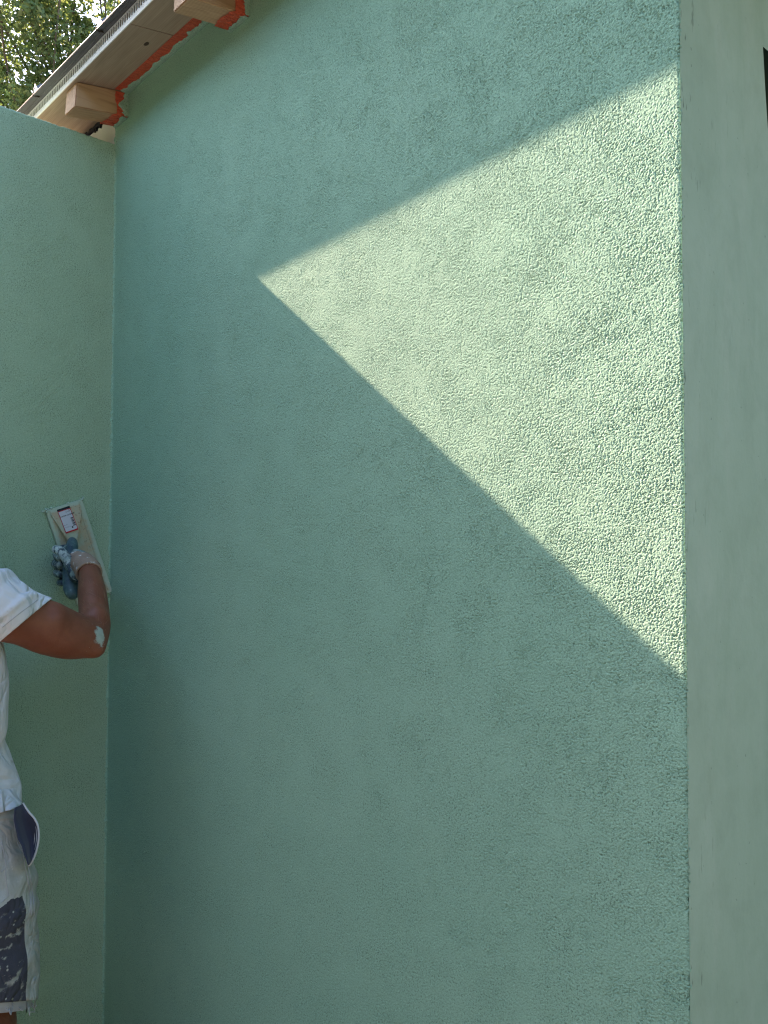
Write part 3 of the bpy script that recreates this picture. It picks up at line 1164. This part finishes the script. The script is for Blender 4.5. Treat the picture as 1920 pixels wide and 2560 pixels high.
bmesh.ops.subdivide_edges(bm, edges=bm.edges[:], cuts=2, use_grid_fill=True)
bmesh.ops.smooth_vert(bm, verts=[v for v in bm.verts if not v.is_boundary], factor=.5, use_axis_x=True, use_axis_y=True, use_axis_z=True)
pocket = bm_obj("pocket_lining", bm, M_NAVY, shorts, True)
solid(pocket, .0015)
bm = bmesh.new()
stube(bm, [pl(a[0], a[1], dpk + .03) for a in lip_px], [.0022] * 8, 8)
for k in (1, 2, 3):
    stube(bm, [pl(a[0] - 5 * k * math.sin(math.pi * (j + .6) / 8.2), a[1], dpk + .03 + .004 * k) for j, a in enumerate(lip_px)][1:7], [.0014] * 6, 6)
bm_obj("pocket_binding", bm, M_PALE, pocket, True)
# white frayed hem of the lining below the shorts
M_HEM = cloth_mat("white lining hem", (.38, .42, .47, 1), (.47, .50, .55, 1), 500)
for s in (-1, 1):
    bm = bmesh.new()
    n_ = 40
    wob = smooth_rand(n_, 31 + s, .004, 2)
    r0, r1 = [], []
    for j in range(n_):
        a = 2 * math.pi * j / n_
        c, d_ = math.cos(a), math.sin(a)
        r0.append(bm.verts.new((s * .150 + .128 * c, .108 * d_, .685 - .46 * .108 * d_)))
        r1.append(bm.verts.new((s * .150 + (.131 + wob[j]) * c, (.111 + wob[j]) * d_, .634 - .46 * .111 * d_ + wob[j] * .8 + .003 * math.sin(3 * a))))
    for j in range(n_):
        bm.faces.new((r0[j], r0[(j + 1) % n_], r1[(j + 1) % n_], r1[j]))
    for k in range(11):                                   # loose threads
        a = rng.uniform(-.7, .7) + (0 if s == 1 else math.pi)
        c, d_ = math.cos(a), math.sin(a)
        q = Vector((s * .150 + .131 * c, .112 * d_, .640 - .46 * .112 * d_))
        tube(bm, [q, q + Vector((rng.uniform(0, .008), rng.uniform(-.004, .004), rng.uniform(-.012, .006))), q + Vector((rng.uniform(.002, .012), rng.uniform(-.006, .006), rng.uniform(-.02, .012)))], [.0006, .0005, .0004], 5, False)
    hm = bm_obj("lining_hem", bm, M_HEM, shorts, True)
    solid(hm, .0015)

# boots
M_BOOT = new_mat("dusty work boot", (.09, .07, .055, 1), .85)[0]
M_SOLE = new_mat("boot sole", (.02, .02, .02, 1), .8)[0]
for s in (-1, 1):
    bm = bmesh.new()
    stube(bm, [(s * .184, -.035, .17), (s * .184, -.035, .11), (s * .184, -.025, .065)], [.056, .052, .052], 18)
    stube(bm, [(s * .184, -.060, .055), (s * .186, -.01, .060), (s * .190, .06, .052), (s * .194, .125, .044), (s * .196, .160, .038)], [(.044, .040), (.046, .050), (.047, .044), (.044, .034), (.034, .024)], 18, 5, (1, 0, 0))
    sb = bm_obj("boot", remeshed(bm, .006, 4), M_BOOT, person, True)
    bm = bmesh.new()
    stube(bm, [(s * .184, -.085, .014), (s * .186, -.02, .014), (s * .191, .06, .014), (s * .196, .150, .014)], [(.040, .0130), (.044, .0135), (.050, .0135), (.042, .0130)], 18, 5, (1, 0, 0))
    bm_obj("sole", bm, M_SOLE, sb, True)

# ------------------------------------------------------------------ gloves
def glove_mat():
    m, nt, p = new_mat("plastered work glove", rough=.7, spec=.3)
    n = NT(nt)
    a = n.noise(55, 4, .65)
    b = n.noise(26, 4, .6)
    c = n.noise(120, 3, .6)
    col = n.mix(n.ramp(b, [(.35, 0.0), (.6, 1.0)]), (.020, .035, .060, 1), (.060, .105, .115, 1))
    col = n.mix(n.ramp(a, [(.48, 0.0), (.60, .75)]), col, (.27, .36, .33, 1))
    col = n.mix(n.ramp(c, [(.60, 0.0), (.67, .85)]), col, (.50, .57, .55, 1))
    d = nt.nodes.new('ShaderNodeVectorMath'); d.operation = 'DISTANCE'
    n.link(n.co, d.inputs[0]); d.inputs[1].default_value = pl(148, 1376, 2.105)
    k = n.math('MULTIPLY', n.ramp(n.math('MULTIPLY', d.outputs['Value'], 10.0), [(.12, 1.0), (.62, 0.0)]), n.ramp(n.noise(75, 4, .65), [(.40, 0.0), (.52, 1.0)]))
    col = n.mix(k, col, n.mix(n.noise(90, 3, .6), (.36, .46, .42, 1), (.66, .72, .70, 1)))
    n.link(col, p.inputs['Base Color'])
    n.bump(n.math('ADD', a, n.noise(300, 3, .6)), p, .6, .003)
    return m


def cuff_mat():
    m, nt, p = new_mat("tan knitted glove back", rough=.9, spec=.15)
    n = NT(nt)
    a = n.noise(40, 4, .6)
    col = n.mix(a, (.25, .17, .12, 1), (.40, .30, .23, 1))
    col = n.mix(n.ramp(n.noise(48, 3, .6), [(.62, 0.0), (.68, .85)]), col, (.70, .70, .66, 1))
    n.link(col, p.inputs['Base Color'])
    n.bump(n.math('ADD', n.noise(500, 2, .6), n.math('MULTIPLY', a, 2.0)), p, .5, .0015)
    return m


M_GLOVE, M_CUFF = glove_mat(), cuff_mat()
bm = bmesh.new()
# palm: from the wrist to the knuckles, on the wall side of the grip
stube(bm, [pl(219, 1420, 2.065), pl(208, 1412, 2.095), pl(193, 1411, 2.135), pl(176, 1413, 2.175)], [(.027, .026), (.033, .024), (.040, .020), (.042, .016)], 20, 5, (0, 0, 1))
# four fingers of unequal length, bent round the grip
for q in (
        [((176, 1376, 2.190), .0115), ((161, 1371, 2.205), .0112), ((147, 1378, 2.195), .0108), ((142, 1389, 2.165), .0102), ((150, 1395, 2.145), .0090)],
        [((176, 1398, 2.190), .0115), ((160, 1400, 2.210), .0112), ((143, 1405, 2.200), .0108), ((139, 1411, 2.170), .0102), ((149, 1415, 2.142), .0090)],
        [((177, 1420, 2.188), .0112), ((161, 1424, 2.208), .0108), ((146, 1428, 2.198), .0104), ((142, 1433, 2.168), .0098), ((151, 1437, 2.142), .0088)],
        [((179, 1440, 2.180), .0102), ((165, 1447, 2.200), .0098), ((153, 1453, 2.190), .0094), ((150, 1457, 2.162), .0088), ((158, 1458, 2.140), .0080)]):
    stube(bm, [pl(*a[0]) for a in q], [a[1] for a in q], 14, 5)
# thumb: leaves the side of the palm and lies up along the front of the grip
th = [((203, 1436, 2.085), .0165), ((190, 1440, 2.082), .0160), ((179, 1420, 2.085), .0145), ((167, 1397, 2.088), .0132), ((153, 1380, 2.098), .0125), ((139, 1373, 2.110), .0112)]
stube(bm, [pl(*a[0]) for a in th], [a[1] for a in th], 16, 5)
glove = bm_obj("glove", remeshed(bm, .0028, 3), M_GLOVE, person, True)
bm = bmesh.new()
stube(bm, [pl(224, 1441, 2.032), pl(220, 1424, 2.058), pl(208, 1411, 2.088), pl(195, 1402, 2.112), pl(186, 1396, 2.130)], [.0285, .0300, .0300, .0255, .0170], 22, 5)
cb = remeshed(bm, .003, 3)
cb_n = (pl(224, 1441, 2.032) - pl(219, 1420, 2.065)).normalized()
wrinkle(cb, lambda P: .0010 * np.sin((P @ np.array(cb_n)) * 900) + .0016 * fbm(P, 26, 3, 2))
cut(cb, pl(222.5, 1434, 2.042), cb_n)
cf = bm_obj("cuff", cb, M_CUFF, glove, True)
solid(cf, .0018)
bm = bmesh.new()
ring_c = pl(222.5, 1433, 2.043)
u_ = cb_n.orthogonal().normalized(); v_ = cb_n.cross(u_)
pts = [ring_c + (u_ * math.cos(t) + v_ * math.sin(t)) * (.0290 + .0006 * math.sin(5 * t)) for t in np.linspace(0, 2 * math.pi, 41)]
tube(bm, pts, [.0028] * 41, 8, False)
bm_obj("cuff_band", bm, M_CUFF, cf, True)

# the other hand hangs slightly curled beside the hip
bm = bmesh.new()
stube(bm, [(-.210, .018, .945), (-.209, .028, .905), (-.207, .036, .855)], [(.026, .028), (.024, .036), (.018, .040)], 18, 5, (1, 0, 0))
for k, (dy, ln) in enumerate(((.030, .074), (.011, .080), (-.009, .075), (-.027, .060))):
    b_ = Vector((-.207, .036 + dy, .852))
    stube(bm, [b_, b_ + Vector((.006, .002, -.36 * ln)), b_ + Vector((.017, .004, -.72 * ln)), b_ + Vector((.031, .005, -1.0 * ln))], [.0108, .0102, .0095, .0085], 12, 4)
stube(bm, [(-.200, .052, .915), (-.192, .072, .885), (-.185, .079, .855), (-.180, .080, .830)], [.0145, .0132, .012, .0102], 12, 4)
bm_obj("glove", remeshed(bm, .0032, 3), M_GLOVE, person, True)

# ------------------------------------------------------------------ plastering float on the left wall
e_r, e_up, e_n = Vector((0, .942, .336)), Vector((0, -.336, .942)), Vector((1, 0, 0))
FM = Matrix(((e_r.x, e_up.x, e_n.x), (e_r.y, e_up.y, e_n.y), (e_r.z, e_up.z, e_n.z)))
FC = Vector((.0015, -.0895, 1.5535))
flt = empty("plastering_float", FC, FM)
tag(flt, "pale plastic plastering float with a white and red label, held flat on the wall", "plastering float")
FINV = (Matrix.Translation(FC) @ FM.to_4x4()).inverted()


def fl(px, py, d):
    return FINV @ at(px, py, d)


def float_mat():
    m, nt, p = new_mat("smeared pale plastic", rough=.5, spec=.4)
    n = NT(nt)
    a = n.noise(34, 5, .65)
    b = n.noise(160, 3, .6)
    col = n.mix(n.noise(12, 3, .5), (.38, .32, .215, 1), (.48, .42, .30, 1))
    col = n.mix(n.ramp(b, [(.58, 0.0), (.66, .8)]), col, (.22, .20, .14, 1))
    col = n.mix(n.ramp(a, [(.48, 0.0), (.66, .7)]), col, (.36, .46, .37, 1))
    # a film of wet plaster along the borders
    x, y, z = n.sep()
    ex = n.math('SUBTRACT', n.math('ABSOLUTE', x), .051 - .012)
    ey = n.math('SUBTRACT', n.math('ABSOLUTE', y), .134 - .012)
    ed = n.math('ADD', n.math('MAXIMUM', ex, ey), n.math('MULTIPLY_ADD', n.noise(55, 4, .6), .02, -.010))
    col = n.mix(n.ramp(n.math('MULTIPLY', ed, 60.0), [(.0, 0.0), (.35, .85)]), col, (.40, .52, .43, 1))
    n.link(col, p.inputs['Base Color'])
    n.bump(n.math('ADD', a, b), p, .3, .001)
    return m


M_FLOAT = float_mat()
HW, HL = .0512, .1338
bm = bmesh.new()
box(bm, (-HW, -HL, .0), (HW, HL, .010))
bevel(bm, .0018, 2)
plate = bm_obj("plate", bm, M_FLOAT, flt)
# raised rim lines and crumbs of plaster on the corners
bm = bmesh.new()
for x_ in (-.036, .036):
    box(bm, (x_ - .0012, -HL + .006, .0099), (x_ + .0012, HL - .010, .0122))
bm_obj("rib", bm, M_FLOAT, plate)
bm = bmesh.new()
M_WET = new_mat("wet green plaster", (.42, .55, .46, 1), .5)[0]
for (cx, cy, k_) in ((-HW, HL, 12), (HW, HL, 9), (HW, -HL, 12), (0, HL, 5)):
    for k in range(k_):
        r_ = rng.uniform(.0012, .0032)
        ellipsoid(bm, (cx + rng.normal() * (.004 if cx else .03), cy + rng.normal() * .003, .009 + rng.uniform(-.003, .002)), (r_, r_ * rng.uniform(.7, 1.3), r_), None, 8)
tag(bm_obj("plaster_crumbs", bm, M_WET, plate, True), kind="stuff")


def wedge(sgn):
    """moulded holder: wide and low at the end of the plate, narrow and high at the grip"""
    bm = bmesh.new()
    b0 = [(-.0440, .1315), (.0375, .1315), (.0375, .106), (-.003, .034), (-.026, .036), (-.0440, .120)]
    zt = lambda y: .0125 + (.1315 - y) / .0955 * .0115
    t0 = [(x * .96 - .0004, y if y > .13 else y + .0005, zt(y)) for x, y in b0]
    lo = [bm.verts.new((x, y * sgn, .0098)) for x, y in b0]
    hi = [bm.verts.new((x, y * sgn, z)) for x, y, z in t0]
    bm.faces.new(lo); bm.faces.new(hi)
    for k in range(6):
        bm.faces.new((lo[k], lo[(k + 1) % 6], hi[(k + 1) % 6], hi[k]))
    bmesh.ops.recalc_face_normals(bm, faces=bm.faces[:])
    bmesh.ops.bevel(bm, geom=bm.edges[:], offset=.0014, segments=2, affect='EDGES')
    o = bm_obj("grip_holder", bm, M_FLOAT, flt)
    bm = bmesh.new()
    for a, b in ((5, 4), (2, 3)):                  # upstanding moulded edges
        pa, pb = Vector((t0[a][0], t0[a][1] * sgn, t0[a][2] + .0006)), Vector((t0[b][0], t0[b][1] * sgn, t0[b][2] + .0006))
        tube(bm, [pa, (pa + pb) / 2, pb], [.0013] * 3, 8)
    bm_obj("moulded_edge", bm, M_FLOAT, o, True)
    return o


wedge_top = wedge(1)
wedge(-1)
bm = bmesh.new()
gr_ = [((181, 1353, 2.205), (.0110, .0120)), ((180, 1366, 2.175), (.0150, .0165)), ((175, 1400, 2.138), (.0165, .0175)), ((175, 1440, 2.115), (.0175, .0180)), ((178, 1472, 2.100), (.0190, .0190)), ((182, 1487, 2.092), (.0150, .0150))]
stube(bm, [fl(*a[0]) for a in gr_], [a[1] for a in gr_], 20, 6)
def grip_mat():
    m, nt, p = new_mat("smeared dark teal grip", rough=.55, spec=.4)
    n = NT(nt)
    col = n.mix(n.ramp(n.noise(24, 4, .6), [(.38, 0.0), (.6, 1.0)]), (.022, .05, .075, 1), (.085, .15, .155, 1))
    col = n.mix(n.ramp(n.noise(60, 4, .6), [(.58, 0.0), (.68, .6)]), col, (.24, .33, .31, 1))
    n.link(col, p.inputs['Base Color'])
    n.bump(n.noise(90, 4, .6), p, .3, .001)
    return m


M_GRIP = grip_mat()
bm_obj("grip", bm, M_GRIP, flt, True)

# printed label on the upper holder
M_LABEL = new_mat("white label print", (.52, .54, .60, 1), .45)[0]
M_RED = new_mat("red label print", (.42, .015, .035, 1), .45)[0]
M_INK = new_mat("black label print", (.015, .015, .025, 1), .5)[0]
lab = empty("label")
lab.parent = flt
sl_t = -.0115 / .0955
base = Matrix.Translation((-.0075, .0945, .0125 + (.1315 - .0945) / .0955 * .0115 + .0012)) @ Matrix.Rotation(math.atan(sl_t), 4, 'X')
lab.matrix_local = base
# the label is turned a little on the holder
LW, LH = .0178, .0335


def flat(name, quads, mat, z, parent):
    vs_, fs_ = [], []
    for (x0_, y0_, x1_, y1_) in quads:
        b_ = len(vs_)
        vs_ += [(x0_, y0_, z), (x1_, y0_, z), (x1_, y1_, z), (x0_, y1_, z)]
        fs_.append((b_, b_ + 1, b_ + 2, b_ + 3))
    return obj(name, vs_, fs_, mat, parent)


bm = bmesh.new()
box(bm, (-LW, -LH, 0), (LW, LH, .0003))
bm_obj("label_sheet", bm, M_LABEL, lab)
flat("label_border", [(-LW, -LH, -LW + .0016, LH - .006), (LW - .0016, -LH, LW, LH - .006), (-LW, -LH, LW, -LH + .0038), (-LW, LH - .0075, LW, LH - .0058)], M_RED, .0005, lab)
flat("label_header", [(-LW, LH - .0057, LW, LH)], M_INK, .0006, lab)
flat("label_bars", [(.0085 + .0007 * 0, y_, .0155, y_ + h_) for y_, h_ in ((-.020, .0022), (-.0165, .0009), (-.0145, .0026), (-.0105, .0009), (-.0082, .0023), (-.0046, .0016), (-.0016, .0007), (.0002, .0024))] + [(.003, -.0245, .007, -.0205)], M_INK, .0006, lab)


def text(body_, size, x, y, mat, z=.0006, bold=.0):
    c = bpy.data.curves.new("label_text", 'FONT')
    c.body = body_
    c.size = size
    c.offset = bold
    c.extrude = 0
    o = bpy.data.objects.new("label_text", c)
    COL.objects.link(o)
    dg = bpy.context.evaluated_depsgraph_get()
    me = bpy.data.meshes.new_from_object(o.evaluated_get(dg))
    bpy.data.objects.remove(o)
    q = link_mesh("label_text", me, None, lab)
    me.materials.clear(); me.materials.append(mat)
    q.location = (x, y, z)
    return q


text("PLATOIR A JOINDRE", .0043, -.0158, .0105, M_INK, bold=.00012)
text("Ref 41080", .0030, .0015, .0195, M_INK)
text("Dim. mm", .0028, -.0150, -.0125, M_INK)
text("270 x 120 x 10", .0026, -.0150, -.0195, M_INK)
bm = bmesh.new()
pts = [Vector((.0135 + .0022 * math.cos(t), .0245 + .0022 * math.sin(t), .0006)) for t in np.linspace(0, 2 * math.pi, 25)]
tube(bm, pts, [.0004] * 25, 5, False)
bm_obj("label_emblem", bm, M_RED, lab)

# ------------------------------------------------------------------ trees behind the walls
def leaf_mat(name, a, b, c):
    m = bpy.data.materials.new(name)
    m.use_nodes = True
    nt = m.node_tree
    p = nt.nodes['Principled BSDF']
    out = nt.nodes['Material Output']
    gi = nt.nodes.new('ShaderNodeNewGeometry')
    rp = nt.nodes.new('ShaderNodeValToRGB')
    e = rp.color_ramp.elements
    e[0].color, e[1].color = a, c
    e.new(.55).color = b
    nt.links.new(gi.outputs['Random Per Island'], rp.inputs[0])
    nt.links.new(rp.outputs[0], p.inputs['Base Color'])
    p.inputs['Roughness'].default_value = .55
    p.inputs['Specular IOR Level'].default_value = .35
    tr = nt.nodes.new('ShaderNodeBsdfTranslucent')
    mx = nt.nodes.new('ShaderNodeMix'); mx.data_type = 'RGBA'; mx.blend_type = 'MULTIPLY'
    mx.inputs[0].default_value = 1
    mx.inputs[7].default_value = (1.45, 1.5, .85, 1)
    nt.links.new(rp.outputs[0], mx.inputs[6])
    nt.links.new(mx.outputs[2], tr.inputs[0])
    ms = nt.nodes.new('ShaderNodeMixShader')
    ms.inputs[0].default_value = .42
    nt.links.new(p.outputs[0], ms.inputs[1])
    nt.links.new(tr.outputs[0], ms.inputs[2])
    nt.links.new(ms.outputs[0], out.inputs[0])
    return m


M_LEAF = leaf_mat("broad tree leaves", (.075, .12, .05, 1), (.12, .175, .075, 1), (.20, .245, .12, 1))
M_BARK = wood_mat("bark", (.07, .055, .04, 1), (.15, .12, .09, 1), (14, 14, 3))


def tree(loc, h, crown_c, crown_r, n_leaf, seed, label, leaf=.036):
    rg = np.random.default_rng(seed)
    t = empty("broadleaf_tree", loc)
    tag(t, label, "tree", "trees beyond the left wall")
    bm = bmesh.new()
    cc = Vector(crown_c)
    stube(bm, [(0, 0, -.05), (.05, .02, h * .25), (-.04, .06, h * .5), (.06, .02, h * .75)], [.17, .13, .10, .05], 10)
    twigs = []
    for k in range(46):
        d = rg.normal(size=3); d[2] = abs(d[2]) * .8 - .25
        d /= np.linalg.norm(d)
        a = Vector((0, 0, h * rg.uniform(.28, .72)))
        b = cc + Vector((d[0] * crown_r[0], d[1] * crown_r[1], d[2] * crown_r[2])) * rg.uniform(.7, .98)
        mid = (a + b) / 2 + Vector((rg.normal() * .15, rg.normal() * .15, .2 + .2 * rg.random()))
        stube(bm, [a, mid, b], [.022, .012, .004], 6, 4)
        twigs.append((a, mid, b))
    bm_obj("trunk", bm, M_BARK, t, True)
    # leaf clumps strung along the limbs: uneven outline with gaps between
    cen, siz = [], []
    for a, mid, b in twigs:
        for k in range(11):
            u = rg.uniform(.35, 1.05)
            q = (1 - u) ** 2 * np.array(a) + 2 * u * (1 - u) * np.array(mid) + u * u * np.array(b)
            cen.append(q + rg.normal(size=3) * .24)
            siz.append(rg.uniform(.13, .30))
    cen, siz = np.array(cen), np.array(siz)
    pick = rg.integers(0, len(cen), n_leaf)
    dv = rg.normal(size=(n_leaf, 3))
    dv *= (siz[pick] * rg.random(n_leaf) ** .4 / np.linalg.norm(dv, axis=1))[:, None]
    p = cen[pick] + dv * np.array((1.15, 1.15, .8))
    nrm = rg.normal(size=(n_leaf, 3)) * .75 + np.array((0, 0, .7))
    nrm /= np.linalg.norm(nrm, axis=1)[:, None]
    ref = rg.normal(size=(n_leaf, 3))
    u = np.cross(nrm, ref); u /= np.linalg.norm(u, axis=1)[:, None]
    v = np.cross(nrm, u)
    s = (leaf * rg.uniform(.6, 1.25, n_leaf))[:, None]
    V = np.stack([p - u * s, p - u * s * .2 + v * s * .42 + nrm * s * .1, p + u * s - nrm * s * .12, p - u * s * .2 - v * s * .42 + nrm * s * .1], 1).reshape(-1, 3)
    me = bpy.data.meshes.new("crown")
    me.vertices.add(len(V)); me.vertices.foreach_set('co', V.reshape(-1).astype(np.float32))
    me.loops.add(4 * n_leaf)
    li = np.arange(4 * n_leaf, dtype=np.int32).reshape(-1, 4)[:, [0, 1, 2, 3]]
    me.loops.foreach_set('vertex_index', li.reshape(-1))
    me.polygons.add(n_leaf)
    me.polygons.foreach_set('loop_start', np.arange(0, 4 * n_leaf, 4, dtype=np.int32))
    me.update(calc_edges=True)
    link_mesh("crown", me, M_LEAF, t)
    return t


tree((-6.7, 2.7, 0), 8.3, (0, 0, 6.9), (2.6, 2.4, 2.9), 74000, 3, "tall broadleaf tree filling the gap above the left wall beside the eave")
tree((-10.6, 6.3, 0), 9.5, (0, 0, 7.6), (3.0, 3.0, 3.4), 50000, 8, "farther broadleaf tree showing through the crown of the nearer one")
